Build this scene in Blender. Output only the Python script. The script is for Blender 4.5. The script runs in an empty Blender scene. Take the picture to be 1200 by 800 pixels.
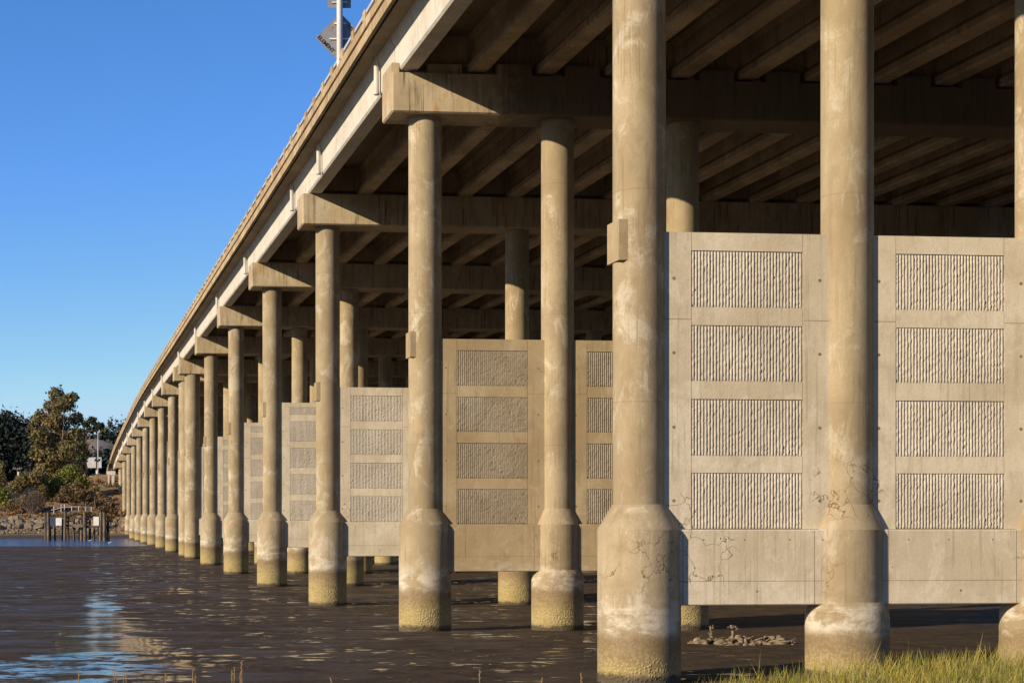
import bpy, math, random
import numpy as np
from mathutils import Vector, noise

random.seed(7); rng = np.random.default_rng(11)
C = bpy.context.scene.collection
U = 0.02                      # metres per layout unit
ZC = 4.7                      # camera height above the mud
R = math.radians

# ------------------------------------------------------------------ helpers
def tag(o, label=None, cat=None, group=None, kind=None):
    if label: o['label'] = label
    if cat: o['category'] = cat
    if group: o['group'] = group
    if kind: o['kind'] = kind
    return o

def empty(name, loc=(0, 0, 0), parent=None):
    o = bpy.data.objects.new(name, None); C.objects.link(o)
    o.empty_display_size = .5; o.location = loc
    if parent: o.parent = parent
    return o

class MB:
    """collects shapes, builds one mesh object"""
    def __init__(s): s.v = []; s.f = []; s.mi = []
    def add(s, vs, fs, mi=0):
        b = len(s.v); s.v += [tuple(p) for p in vs]
        s.f += [tuple(i + b for i in f) for f in fs]; s.mi += [mi] * len(fs)
    def hexa(s, p, mi=0):      # 8 points: bottom ring 0-3, top ring 4-7
        s.add(p, [(3, 2, 1, 0), (4, 5, 6, 7), (0, 1, 5, 4), (1, 2, 6, 5), (2, 3, 7, 6), (3, 0, 4, 7)], mi)
    def box(s, x0, x1, y0, y1, z0, z1, mi=0, ch=0):
        if not ch:
            s.hexa([(x0, y0, z0), (x1, y0, z0), (x1, y1, z0), (x0, y1, z0), (x0, y0, z1), (x1, y0, z1), (x1, y1, z1), (x0, y1, z1)], mi)
        else:
            prof = [(x0 + ch, y0), (x1 - ch, y0), (x1, y0 + ch), (x1, y1 - ch), (x1 - ch, y1), (x0 + ch, y1), (x0, y1 - ch), (x0, y0 + ch)]
            inner = [(min(max(a, x0 + ch), x1 - ch), min(max(b, y0 + ch), y1 - ch)) for a, b in prof]
            rings = [(inner, z0), (prof, z0 + ch), (prof, z1 - ch), (inner, z1)]
            vs = [(a, b, z) for pr, z in rings for a, b in pr]
            fs = [tuple(range(7, -1, -1)), tuple(range(24, 32))]
            for k in range(3):
                for i in range(8):
                    j = (i + 1) % 8
                    fs.append((k * 8 + i, k * 8 + j, k * 8 + 8 + j, k * 8 + 8 + i))
            s.add(vs, fs, mi)
    def tube(s, pts, rad, seg=8, mi=0, caps=True):
        pts = [Vector(p) for p in pts]
        if not hasattr(rad, '__len__'): rad = [rad] * len(pts)
        vs = []; fs = []
        for i, p in enumerate(pts):
            t = (pts[min(i + 1, len(pts) - 1)] - pts[max(i - 1, 0)]).normalized()
            a = t.orthogonal().normalized() if abs(t.z) > .9 else t.cross(Vector((0, 0, 1))).normalized()
            if abs(t.z) > .9: a = (Vector((1, 0, 0)) - t * t.x).normalized()
            b = t.cross(a)
            for k in range(seg):
                th = 2 * math.pi * k / seg
                vs.append(p + (a * math.cos(th) + b * math.sin(th)) * rad[i])
        for i in range(len(pts) - 1):
            for k in range(seg):
                j = (k + 1) % seg
                fs.append((i * seg + k, i * seg + j, (i + 1) * seg + j, (i + 1) * seg + k))
        if caps:
            fs.append(tuple(range(seg - 1, -1, -1))); fs.append(tuple((len(pts) - 1) * seg + k for k in range(seg)))
        s.add(vs, fs, mi)
    def lathe(s, prof, seg=64, cx=0, cy=0, mi=0):
        vs = []; fs = []
        for r, z in prof:
            for k in range(seg):
                th = 2 * math.pi * k / seg
                vs.append((cx + r * math.cos(th), cy + r * math.sin(th), z))
        for i in range(len(prof) - 1):
            for k in range(seg):
                j = (k + 1) % seg
                fs.append((i * seg + k, i * seg + j, (i + 1) * seg + j, (i + 1) * seg + k))
        fs.append(tuple(range(seg - 1, -1, -1))); fs.append(tuple((len(prof) - 1) * seg + k for k in range(seg)))
        s.add(vs, fs, mi)
    def sweep(s, rings, mi=0):  # list of equal closed rings
        n = len(rings[0]); vs = [p for r in rings for p in r]; fs = []
        for i in range(len(rings) - 1):
            for k in range(n):
                j = (k + 1) % n
                fs.append((i * n + k, (i + 1) * n + k, (i + 1) * n + j, i * n + j))
        fs.append(tuple(range(n))); fs.append(tuple((len(rings) - 1) * n + k for k in range(n - 1, -1, -1)))
        s.add(vs, fs, mi)
    def mesh(s, name, mats, smooth=None):
        m = bpy.data.meshes.new(name); m.from_pydata(s.v, [], s.f)
        mats = mats if isinstance(mats, (list, tuple)) else [mats]
        for x in mats: m.materials.append(x)
        if len(mats) > 1: m.polygons.foreach_set('material_index', s.mi)
        import bmesh
        bm = bmesh.new(); bm.from_mesh(m); bmesh.ops.recalc_face_normals(bm, faces=bm.faces); bm.to_mesh(m); bm.free()
        if smooth is not None:
            m.polygons.foreach_set('use_smooth', [True] * len(m.polygons))
            m.set_sharp_from_angle(angle=R(smooth))
        m.update(); return m
    def build(s, name, mats, parent=None, smooth=None, loc=(0, 0, 0), rz=0):
        return put(name, s.mesh(name, mats, smooth), parent, loc, rz)

def put(name, me, parent=None, loc=(0, 0, 0), rz=0):
    o = bpy.data.objects.new(name, me); C.objects.link(o)
    o.location = loc; o.rotation_euler = (0, 0, rz)
    if parent: o.parent = parent
    return o

def np_mesh(name, V, F, mat, attr=None, smooth=False):
    V = np.asarray(V, dtype=np.float32); F = np.asarray(F, dtype=np.int32)
    m = bpy.data.meshes.new(name); k = F.shape[1]
    m.vertices.add(len(V)); m.vertices.foreach_set('co', V.ravel())
    m.loops.add(F.size); m.loops.foreach_set('vertex_index', F.ravel())
    m.polygons.add(len(F)); m.polygons.foreach_set('loop_start', np.arange(len(F), dtype=np.int32) * k)
    m.polygons.foreach_set('loop_total', np.full(len(F), k, dtype=np.int32))
    if attr is not None:
        a = m.attributes.new('tone', 'FLOAT', 'POINT'); a.data.foreach_set('value', np.asarray(attr, dtype=np.float32))
    m.update(calc_edges=True); m.validate()
    m.materials.append(mat)
    if smooth: m.polygons.foreach_set('use_smooth', [True] * len(m.polygons))
    return m

# ------------------------------------------------------------------ materials
class NT:
    def __init__(s, name):
        s.m = bpy.data.materials.new(name); s.m.use_nodes = True
        s.t = s.m.node_tree; s.b = s.t.nodes['Principled BSDF']; s.out = s.t.nodes['Material Output']
        g = s.t.nodes.new('ShaderNodeNewGeometry'); s.pos = g.outputs['Position']; s.geo = g
    def n(s, typ, ins=None, **kw):
        nd = s.t.nodes.new(typ)
        for k, v in kw.items(): setattr(nd, k, v)
        for k, v in (ins or {}).items():
            if isinstance(v, bpy.types.NodeSocket): s.t.links.new(v, nd.inputs[k])
            else: nd.inputs[k].default_value = v
        return nd
    def link(s, a, b): s.t.links.new(a, b)
    def scale(s, v, sc):
        return s.n('ShaderNodeVectorMath', {0: v, 1: sc}, operation='MULTIPLY').outputs[0]
    def noise(s, v, scale, detail=4, rough=.55, dist=0):
        return s.n('ShaderNodeTexNoise', {'Vector': v, 'Scale': scale, 'Detail': detail, 'Roughness': rough, 'Distortion': dist}).outputs['Fac']
    def ramp(s, f, a, b, lo=0., hi=1.):
        return s.n('ShaderNodeMapRange', {'Value': f, 'From Min': a, 'From Max': b, 'To Min': lo, 'To Max': hi}, interpolation_type='SMOOTHSTEP').outputs[0]
    def math(s, op, a, b=0., c=None, clamp=False):
        ins = {0: a, 1: b}
        if c is not None: ins[2] = c
        return s.n('ShaderNodeMath', ins, operation=op, use_clamp=clamp).outputs[0]
    def mix(s, f, a, b, bt='MIX'):
        nd = s.n('ShaderNodeMix', data_type='RGBA', blend_type=bt)
        for idx, v in ((0, f), (6, a), (7, b)):
            if isinstance(v, bpy.types.NodeSocket): s.t.links.new(v, nd.inputs[idx])
            else:
                nd.inputs[idx].default_value = v if idx == 0 else (*v, 1)
        return nd.outputs[2]
    def bump(s, h, strength, dist, normal=None):
        ins = {'Height': h, 'Strength': strength, 'Distance': dist}
        if normal: ins['Normal'] = normal
        nd = s.n('ShaderNodeBump', ins); return nd.outputs[0]
    def xyz(s):
        sp = s.n('ShaderNodeSeparateXYZ', {0: s.pos}); return sp.outputs

def concrete(name, c1, c2, pale=(.62, .56, .46), pale_amt=.5, tide=False, streak=.5, dirt=(.14, .11, .075), rust=False, joints=0., crack=False, deck_shade=False):
    t = NT(name); x, y, z = t.xyz(); P = t.pos
    big = t.noise(P, .45, 3, .6); mid = t.noise(P, 2.3, 5, .65, .4); fine = t.noise(P, 18, 5, .7)
    col = t.mix(t.ramp(big, .36, .66), c1, c2)
    col = t.mix(t.math('MULTIPLY', t.ramp(mid, .5, .75), .5), col, tuple(v * .78 for v in c1))
    blot = t.noise(t.scale(P, (1, 1, .7)), .85, 7, .72, .6)
    col = t.mix(t.math('MULTIPLY', t.ramp(blot, .53, .63), pale_amt), col, pale)
    vein = t.noise(t.scale(P, (2.2, 2.2, 1.1)), 3.1, 8, .78, 1.2)
    col = t.mix(t.math('MULTIPLY', t.math('MULTIPLY', t.ramp(vein, .50, .64), t.ramp(blot, .48, .60)), t.math('MULTIPLY', pale_amt, .7)), col, tuple(min(.8, v * 1.12) for v in pale))
    blot2 = t.noise(t.scale(P, (1.1, 1.1, .45)), 1.6, 6, .7, .5)
    col = t.mix(t.math('MULTIPLY', t.ramp(blot2, .53, .68), .35), col, tuple(v * .62 for v in c1))
    # vertical streaks
    sv = t.noise(t.scale(P, (5, 5, .28)), 1, 5, .6)
    col = t.mix(t.math('MULTIPLY', t.ramp(sv, .52, .76), streak * .6), col, dirt)
    sv2 = t.noise(t.scale(P, (3.1, 3.1, .5)), 1.3, 6, .72, .8)
    col = t.mix(t.math('MULTIPLY', t.ramp(sv2, .56, .72), pale_amt), col, pale)
    dv_ = t.noise(t.scale(P, (9, 9, .22)), 1.2, 5, .65)
    dm = t.ramp(t.noise(P, .5, 2, .5), .42, .6)
    col = t.mix(t.math('MULTIPLY', t.math('MULTIPLY', t.ramp(dv_, .54, .66), dm), streak), col, dirt)
    pit = t.n('ShaderNodeTexVoronoi', {'Vector': P, 'Scale': 3.2, 'Randomness': 1.}).outputs['Distance']
    col = t.mix(t.math('MULTIPLY', t.ramp(pit, .05, .028), .35), col, dirt)
    col = t.mix(t.math('MULTIPLY', t.ramp(fine, .35, .7), .28), col, tuple(v * .7 for v in c1))
    if rust:
        rn = t.noise(t.scale(P, (1.6, 1.6, .35)), 1, 4, .6)
        col = t.mix(t.math('MULTIPLY', t.ramp(rn, .62, .72), .75), col, (.42, .22, .05))
        rn = t.noise(t.scale(P, (2.6, 2.6, .3)), 1.7, 4, .6)
        col = t.mix(t.math('MULTIPLY', t.ramp(rn, .55, .75), .6), col, (.1, .075, .05))
    if joints:
        w = t.math('ABSOLUTE', t.math('SUBTRACT', t.math('FRACT', t.math('DIVIDE', t.math('ADD', z, t.math('MULTIPLY', big, .03)), joints)), .5))
        col = t.mix(t.math('MULTIPLY', t.ramp(w, .005, .002), .3), col, dirt)
        seg = t.math('FLOOR', t.math('ADD', t.math('DIVIDE', z, joints), .5))
        wn = t.n('ShaderNodeTexWhiteNoise', {'Vector': t.n('ShaderNodeCombineXYZ', {0: t.math('FLOOR', t.math('MULTIPLY', x, .3)), 1: seg}).outputs[0]}, noise_dimensions='3D').outputs['Value']
        col = t.mix(t.math('MULTIPLY', wn, .38), col, tuple(v * .70 for v in c2))
    if crack:
        cv = t.n('ShaderNodeTexVoronoi', {'Vector': t.n('ShaderNodeVectorMath', {0: P, 1: t.n('ShaderNodeTexNoise', {'Vector': P, 'Scale': 2.5, 'Detail': 3.}).outputs['Color']}, operation='ADD').outputs[0], 'Scale': 1.35}, feature='DISTANCE_TO_EDGE').outputs['Distance']
        msk = t.ramp(t.noise(P, .42, 2, .5), .61, .67)
        for c_, r_ in (((7.9, 36.2, 5.35), 1.05), ((4.5, 35.6, 3.7), .95)):     # the two badly cracked spots
            dd_ = t.n('ShaderNodeVectorMath', {0: P, 1: c_}, operation='DISTANCE').outputs['Value']
            msk = t.math('MAXIMUM', msk, t.ramp(dd_, r_, r_ * .7))
        cm = t.math('MULTIPLY', t.ramp(cv, .022, .008), msk)
        zb = t.math('MULTIPLY', t.ramp(z, 2.6, 3.2), t.ramp(z, 6.3, 5.6))
        col = t.mix(t.math('MULTIPLY', t.math('MULTIPLY', cm, zb), .75), col, (.12, .07, .03))
    if deck_shade:   # deck shade painted into the cap colour, away from the bridge edge
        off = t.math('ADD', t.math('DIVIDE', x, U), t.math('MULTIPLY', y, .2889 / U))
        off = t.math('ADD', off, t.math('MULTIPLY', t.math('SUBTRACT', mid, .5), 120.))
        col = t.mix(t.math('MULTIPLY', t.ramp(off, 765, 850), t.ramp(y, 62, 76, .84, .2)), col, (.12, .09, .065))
    h = t.math('ADD', t.math('MULTIPLY', fine, .5), mid)
    bs = .25
    if tide:
        # level falls slightly with distance
        lvl = t.math('SUBTRACT', 2.07, t.math('MULTIPLY', y, .0011))
        wob = t.math('MULTIPLY', t.math('SUBTRACT', t.noise(P, 1.4, 3, .6), .5), .34)
        q = t.math('SUBTRACT', t.math('ADD', z, wob), lvl)          # metres above the tide line
        wband = t.math('MULTIPLY', t.ramp(q, 1.25, .1), t.ramp(t.noise(t.scale(P, (1.2, 1.2, 2.6)), 1.0, 6, .7, .4), .42, .62))
        col = t.mix(t.math('MULTIPLY', wband, .62), col, (.72, .68, .60))
        below = t.math('MULTIPLY', t.ramp(q, .10, -.22), .9)
        algae = t.mix(t.ramp(q, -.25, -1.1), (.26, .185, .10), (.48, .38, .16))
        barn = t.n('ShaderNodeTexVoronoi', {'Vector': P, 'Scale': 13., 'Randomness': 1.}).outputs['Distance']
        algae = t.mix(t.math('MULTIPLY', t.ramp(barn, .40, .62), .45), algae, (.14, .10, .05))
        an = t.noise(t.scale(P, (1, 1, 1.6)), 2.6, 5, .7)
        algae = t.mix(t.math('MULTIPLY', t.ramp(an, .46, .66), .5), algae, (.20, .145, .06))
        zb_ = t.ramp(y, 75.6, 36, .10, .86)
        algae = t.mix(t.ramp(t.math('SUBTRACT', t.math('ADD', z, t.math('MULTIPLY', t.math('SUBTRACT', an, .5), .5)), zb_), .26, .10), algae, (.06, .045, .025))
        col = t.mix(below, col, algae)
        hb = t.math('MULTIPLY', t.ramp(barn, .5, .1), below)
        hb = t.math('MULTIPLY', hb, t.ramp(q, -.5, -1.0))
        h = t.math('ADD', h, t.math('MULTIPLY', hb, 5.))
        bs = .5
    t.link(col, t.b.inputs['Base Color'])
    t.b.inputs['Roughness'].default_value = .88
    t.b.inputs['Specular IOR Level'].default_value = .25
    t.link(t.bump(h, bs, .02), t.b.inputs['Normal'])
    return t.m

def simple(name, col, rough=.7, col2=None, sc=3., metal=0., bump=0., spec=.3, zs=1.):
    t = NT(name)
    f = t.noise(t.scale(t.pos, (1, 1, zs)), sc, 5, .65)
    c = t.mix(t.ramp(f, .35, .65), col, col2 or tuple(v * .7 for v in col))
    t.link(c, t.b.inputs['Base Color']); t.b.inputs['Roughness'].default_value = rough
    t.b.inputs['Metallic'].default_value = metal; t.b.inputs['Specular IOR Level'].default_value = spec
    if bump: t.link(t.bump(f, .6, bump), t.b.inputs['Normal'])
    return t.m

def foliage(name, dark, light, tip, sc=.35, trans=.25):
    t = NT(name)
    a = t.n('ShaderNodeAttribute', attribute_name='tone').outputs['Fac']
    f = t.noise(t.pos, sc, 3, .6)
    c = t.mix(a, dark, light); c = t.mix(t.math('MULTIPLY', t.ramp(f, .5, .68), .75), c, tip)
    t.link(c, t.b.inputs['Base Color']); t.b.inputs['Roughness'].default_value = .65
    t.b.inputs['Specular IOR Level'].default_value = .2
    tr = t.n('ShaderNodeBsdfTranslucent'); t.link(c, tr.inputs[0])
    mx = t.n('ShaderNodeMixShader', {0: trans}); t.link(t.b.outputs[0], mx.inputs[1]); t.link(tr.outputs[0], mx.inputs[2])
    t.link(mx.outputs[0], t.out.inputs[0]); return t.m

M = {}
M['shaft'] = concrete('shaft_concrete', (.33, .255, .155), (.45, .37, .245), pale=(.68, .63, .53), pale_amt=.5, tide=True, streak=.5, dirt=(.16, .12, .075), joints=4.9, crack=True)
M['wall'] = concrete('wall_concrete', (.54, .465, .345), (.67, .595, .475), pale=(.76, .70, .60), pale_amt=.4, tide=True, streak=.35, crack=True)
M['joint'] = simple('joint_grime', (.17, .13, .09), .95, (.26, .2, .14), 4)
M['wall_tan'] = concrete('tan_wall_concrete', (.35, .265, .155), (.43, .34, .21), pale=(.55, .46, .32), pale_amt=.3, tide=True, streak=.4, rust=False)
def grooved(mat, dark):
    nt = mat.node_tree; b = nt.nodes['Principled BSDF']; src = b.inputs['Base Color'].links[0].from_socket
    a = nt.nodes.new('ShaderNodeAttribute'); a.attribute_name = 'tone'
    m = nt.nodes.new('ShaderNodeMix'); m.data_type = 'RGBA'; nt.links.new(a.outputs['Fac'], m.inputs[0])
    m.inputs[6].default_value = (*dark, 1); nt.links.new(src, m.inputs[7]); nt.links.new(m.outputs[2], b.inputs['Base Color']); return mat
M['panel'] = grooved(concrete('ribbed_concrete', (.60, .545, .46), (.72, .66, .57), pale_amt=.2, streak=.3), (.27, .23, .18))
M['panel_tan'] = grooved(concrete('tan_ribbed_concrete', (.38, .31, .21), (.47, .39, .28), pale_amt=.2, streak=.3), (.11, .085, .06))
M['cap'] = concrete('cap_concrete', (.42, .33, .21), (.56, .46, .32), pale=(.60, .54, .44), pale_amt=.35, streak=1.2, rust=True, deck_shade=True)
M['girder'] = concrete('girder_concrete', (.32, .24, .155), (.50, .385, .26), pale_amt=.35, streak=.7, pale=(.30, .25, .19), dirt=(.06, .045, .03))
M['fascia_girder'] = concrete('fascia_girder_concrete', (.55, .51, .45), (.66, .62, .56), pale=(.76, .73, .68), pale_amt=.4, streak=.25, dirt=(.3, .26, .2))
M['deck'] = concrete('deck_concrete', (.21, .165, .11), (.29, .235, .16), pale_amt=.12, streak=.6, pale=(.3, .26, .2))
M['barrier'] = concrete('barrier_concrete', (.36, .26, .15), (.52, .40, .25), pale_amt=.4, streak=.7, rust=True)
M['asphalt'] = simple('asphalt', (.055, .053, .05), .9, (.04, .04, .038), 2)
M['galv'] = simple('galvanised_metal', (.62, .63, .64), .5, (.5, .51, .53), 6, .35)
M['pvc'] = simple('pale_pipe', (.66, .64, .60), .6, (.52, .50, .46), 3, zs=.3)
M['signback'] = simple('sign_back_aluminium', (.20, .205, .235), .6, (.26, .26, .29), 5, .25)
M['ink'] = simple('black_lettering', (.02, .02, .022), .7)
M['pinkink'] = simple('pale_red_lettering', (.55, .2, .18), .7)
M['timber'] = simple('weathered_timber', (.055, .042, .032), .9, (.11, .085, .065), 2.5, bump=.02, zs=.3)
M['timber_pale'] = simple('pale_weathered_timber', (.20, .155, .115), .9, (.09, .07, .055), 2.0, bump=.02, zs=.3)
M['white'] = simple('white_paint', (.75, .73, .70), .7, (.6, .58, .55), 2)
M['bluedark'] = simple('dark_blue_paint', (.04, .055, .10), .6)
M['bark'] = simple('pale_bark', (.26, .19, .13), .9, (.12, .085, .06), 1.2, zs=.25)
M['twig'] = simple('grey_twigs', (.19, .15, .13), .9, (.12, .09, .08), 2)
M['rock'] = simple('shore_rock', (.27, .215, .15), .92, (.13, .10, .07), .9, bump=.08)
M['debris'] = simple('barnacled_debris', (.29, .23, .155), .9, (.10, .075, .05), 7, bump=.03)
M['euca'] = foliage('eucalyptus_leaves', (.07, .07, .03), (.27, .22, .09), (.40, .23, .09), .30)
M['euca2'] = foliage('dark_eucalyptus_leaves', (.035, .045, .025), (.10, .11, .055), (.13, .12, .05), .3)
M['green'] = foliage('green_shrub_leaves', (.07, .08, .022), (.28, .30, .06), (.36, .31, .08), .45)
M['olive'] = foliage('olive_brush_leaves', (.10, .08, .035), (.30, .23, .09), (.40, .25, .10), .5)
M['brush'] = foliage('brown_brush_leaves', (.08, .06, .035), (.24, .17, .09), (.32, .19, .09), .5)
M['rust'] = foliage('rust_dry_grass', (.14, .085, .035), (.36, .22, .09), (.42, .21, .07), .5)
M['woods'] = foliage('far_wood_leaves', (.010, .016, .016), (.030, .038, .028), (.045, .05, .03), .03, 0)
M['ridge'] = foliage('ridge_wood_leaves', (.025, .035, .035), (.05, .062, .05), (.06, .065, .045), .03, 0)

def grass_mat():
    t = NT('marsh_grass_blades')
    a = t.n('ShaderNodeAttribute', attribute_name='tone').outputs['Fac']
    f = t.noise(t.pos, 1.3, 3, .6)
    c = t.mix(t.ramp(f, .38, .62), (.27, .29, .022), (.62, .50, .06))
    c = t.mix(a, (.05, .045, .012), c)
    f2 = t.noise(t.pos, 23, 2, .5)
    c = t.mix(t.math('MULTIPLY', t.ramp(f2, .52, .66), .85), c, (.46, .34, .15))
    t.link(c, t.b.inputs['Base Color']); t.b.inputs['Roughness'].default_value = .5
    tr = t.n('ShaderNodeBsdfTranslucent'); t.link(c, tr.inputs[0])
    mx = t.n('ShaderNodeMixShader', {0: .35}); t.link(t.b.outputs[0], mx.inputs[1]); t.link(tr.outputs[0], mx.inputs[2])
    t.link(mx.outputs[0], t.out.inputs[0]); return t.m
M['grass'] = grass_mat()
M['straw'] = simple('dry_stem', (.42, .27, .12), .8, (.25, .15, .07), 5)

def mud_mat():
    t = NT('wet_mud'); P = t.pos; x, y, z = t.xyz()
    n1 = t.noise(P, .22, 4, .6); n2 = t.noise(P, 1.1, 6, .68, .3); n3 = t.noise(P, 5.5, 5, .7)
    lumps = t.n('ShaderNodeTexVoronoi', {'Vector': P, 'Scale': 4.2}, feature='SMOOTH_F1').outputs['Distance']
    col = t.mix(t.ramp(n2, .35, .65), (.036, .025, .016), (.078, .053, .034))
    col = t.mix(t.math('MULTIPLY', t.ramp(n1, .45, .7), .5), col, (.07, .052, .036))
    col = t.mix(t.math('MULTIPLY', t.ramp(n3, .5, .75), .5), col, (.03, .022, .018))
    # shallow water: channel running beside the bridge, widening toward the bank
    ax = t.math('ADD', t.math('MULTIPLY', y, -.262), -.3)              # channel axis
    wob = t.math('MULTIPLY', t.math('SUBTRACT', t.noise(P, .16, 3, .6), .5), 4.)
    dx = t.math('ABSOLUTE', t.math('SUBTRACT', t.math('ADD', x, wob), ax))
    wid = t.ramp(y, 95, 36, .5, 1.9)
    chan = t.ramp(t.math('DIVIDE', dx, wid), 1.5, .5)
    chan = t.math('MULTIPLY', chan, t.ramp(y, 98, 78))
    front = t.math('MULTIPLY', t.ramp(y, 46, 38), t.ramp(x, -6.5, -8.5))
    left = t.math('MULTIPLY', t.ramp(x, -5., -16.), .03)
    wet = t.math('MAXIMUM', chan, front)
    thr = t.math('SUBTRACT', .60, t.math('ADD', t.math('MULTIPLY', wet, .13), left))
    pn = t.math('ADD', t.math('MULTIPLY', t.noise(t.scale(P, (.55, 1, 1)), 1.0, 5, .62, .2), .75), t.math('MULTIPLY', t.noise(P, .12, 2, .5), .25))
    pud = t.ramp(t.math('SUBTRACT', pn, thr), 0., .018)
    p2 = t.math('ADD', t.math('MULTIPLY', t.noise(t.scale(P, (.5, 1, 1)), 2.3, 4, .6), .7), t.math('MULTIPLY', t.noise(P, .3, 2, .5), .3))
    pud = t.math('MAXIMUM', pud, t.ramp(t.math('SUBTRACT', p2, t.math('SUBTRACT', .60, t.math('MULTIPLY', wet, .06))), 0., .015))
    dry = t.ramp(z, .82, 1.0)
    pud = t.math('MULTIPLY', pud, t.math('MULTIPLY', t.math('SUBTRACT', 1., dry), t.math('MAXIMUM', t.ramp(x, 9., 5.), .25)))
    col = t.mix(pud, col, (.035, .028, .024))
    col = t.mix(dry, col, (.10, .075, .045))
    t.link(col, t.b.inputs['Base Color'])
    film = t.ramp(t.math('ADD', t.math('MULTIPLY', t.noise(t.scale(P, (.35, 1, 1)), .55, 4, .6), .7), t.math('MULTIPLY', n1, .3)), .47, .58)
    film = t.math('MULTIPLY', t.math('MULTIPLY', film, t.ramp(x, 4., -8., .12, .6)), t.math('SUBTRACT', 1., dry))
    rbase = t.mix(film, (.85, .85, .85), (.45, .45, .45))
    rough = t.mix(pud, rbase, (.06, .06, .06))
    t.link(t.mix(t.math('MAXIMUM', film, pud), (.12, .12, .12), (.5, .5, .5)), t.b.inputs['Specular IOR Level'])
    t.link(rough, t.b.inputs['Roughness'])
    h = t.math('ADD', t.math('MULTIPLY', n2, 1.), t.math('ADD', t.math('MULTIPLY', n3, .9), t.math('MULTIPLY', lumps, .4)))
    wav = t.math('MULTIPLY', t.noise(t.scale(P, (1, 2.2, 1)), 2.2, 3, .5), .16)
    hh = t.mix(pud, (0, 0, 0), (0, 0, 0))
    inv = t.math('SUBTRACT', 1., t.math('MAXIMUM', pud, t.math('MULTIPLY', film, .3)))
    H = t.math('ADD', t.math('MULTIPLY', h, inv), t.math('MULTIPLY', wav, pud))
    t.link(t.bump(H, .7, .06), t.b.inputs['Normal'])
    return t.m
M['mud'] = mud_mat()

def water_mat():
    t = NT('river_water'); P = t.pos
    t.b.inputs['Base Color'].default_value = (.03, .10, .24, 1); t.b.inputs['Roughness'].default_value = .14
    n = t.noise(t.scale(P, (.5, 1, 1)), 1.3, 4, .6)
    t.link(t.bump(n, 1., .35), t.b.inputs['Normal']); return t.m
M['water'] = water_mat()

def bank_mat():
    t = NT('bank_soil'); P = t.pos; x, y, z = t.xyz()
    n = t.noise(P, .12, 4, .65); n2 = t.noise(P, .8, 5, .7)
    c = t.mix(t.ramp(n, .38, .6), (.22, .15, .08), (.36, .21, .10))
    c = t.mix(t.math('MULTIPLY', t.ramp(n2, .48, .68), .8), c, (.07, .06, .03))
    c = t.mix(t.ramp(t.math('ADD', z, t.math('MULTIPLY', n2, .8)), 1.5, .8), c, (.05, .038, .03))
    t.link(c, t.b.inputs['Base Color']); t.b.inputs['Roughness'].default_value = .95
    t.link(t.bump(n2, 1., .5), t.b.inputs['Normal']); return t.m
M['bank'] = bank_mat()
M['gold'] = simple('dry_grass_hill', (.27, .20, .14), 1., (.20, .15, .11), .02)
M['ridgefloor'] = simple('ridge_wood_floor', (.05, .06, .055), 1., (.035, .045, .042), .03)  # ridge colour lightened to imitate distance haze
M['darkhill'] = simple('wooded_hill_floor', (.015, .02, .02), 1., (.022, .028, .022), .03)

# ------------------------------------------------------------------ bridge layout (units)
BENTS = [1, 1.6, 2.2, 2.8, 3.4, 4.0, 4.6, 4.85, 5.45, 6.05, 6.65, 7.25, 7.85, 8.45, 9.05, 9.65, 10.25]
HD = [0, 1, 1.6, 2.2, 2.8, 3.4, 4.0, 4.6, 5.45, 6.05, 6.65, 7.25, 7.85, 8.45, 9.05, 9.65, 10.25, 12, 14]
HH = [728, 738, 743, 741, 743, 749, 754, 759, 768, 770, 767, 752, 725, 695, 660, 620, 570, 335, 120]
def H(d): return float(np.interp(d, HD, HH))        # cap underside height
SK = .2889; YW = .0972; COS = 1 / math.sqrt(1 + YW * YW)
def shift(D):
    d = D / 1800; return -1.2 * (d - 5) ** 2 if d > 5 else 0.
def bp(d, o, t=0, h=0):
    """point of the bent at depth d, bridge offset o, moved t units along the bridge, height h -> metres"""
    D0 = d * 1800; dX = (o - 669) / (1 + SK * YW)
    X = -SK * D0 + 669 + shift(D0) + dX - SK * t; D = D0 + YW * dX + t
    return (X * U, D * U, ZC + h * U)
RZ = math.atan(YW); RB = math.atan(SK)
COLS = [669, 925, 1171, 1501, 1885, 2141, 2397, 2700]
GIRD = [629.5 + 130.5 * k for k in range(18)]
DR = 2915

bridge = empty('bridge', (bp(1, 669)[0], bp(1, 669)[1], 0))
tag(bridge, 'long concrete highway bridge on tall round columns crossing the tidal mudflat', 'bridge')
def B(name, mb_or_me, mats=None, smooth=None, parent=None, loc=(0, 0, 0), rz=0):
    """child of the bridge given in world coordinates"""
    me = mb_or_me if isinstance(mb_or_me, bpy.types.Mesh) else mb_or_me.mesh(name, mats, smooth)
    p = parent or bridge
    o = bpy.data.objects.new(name, me); C.objects.link(o); o.parent = p
    if parent is None:
        o.location = Vector(loc) - bridge.location
    else: o.location = loc
    o.rotation_euler = (0, 0, rz)
    return o

def prof_ring(d, t, prof, dh):   # prof list of (offset, rel height)
    return [bp(d, o, t, dh + z) for o, z in prof]

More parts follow.
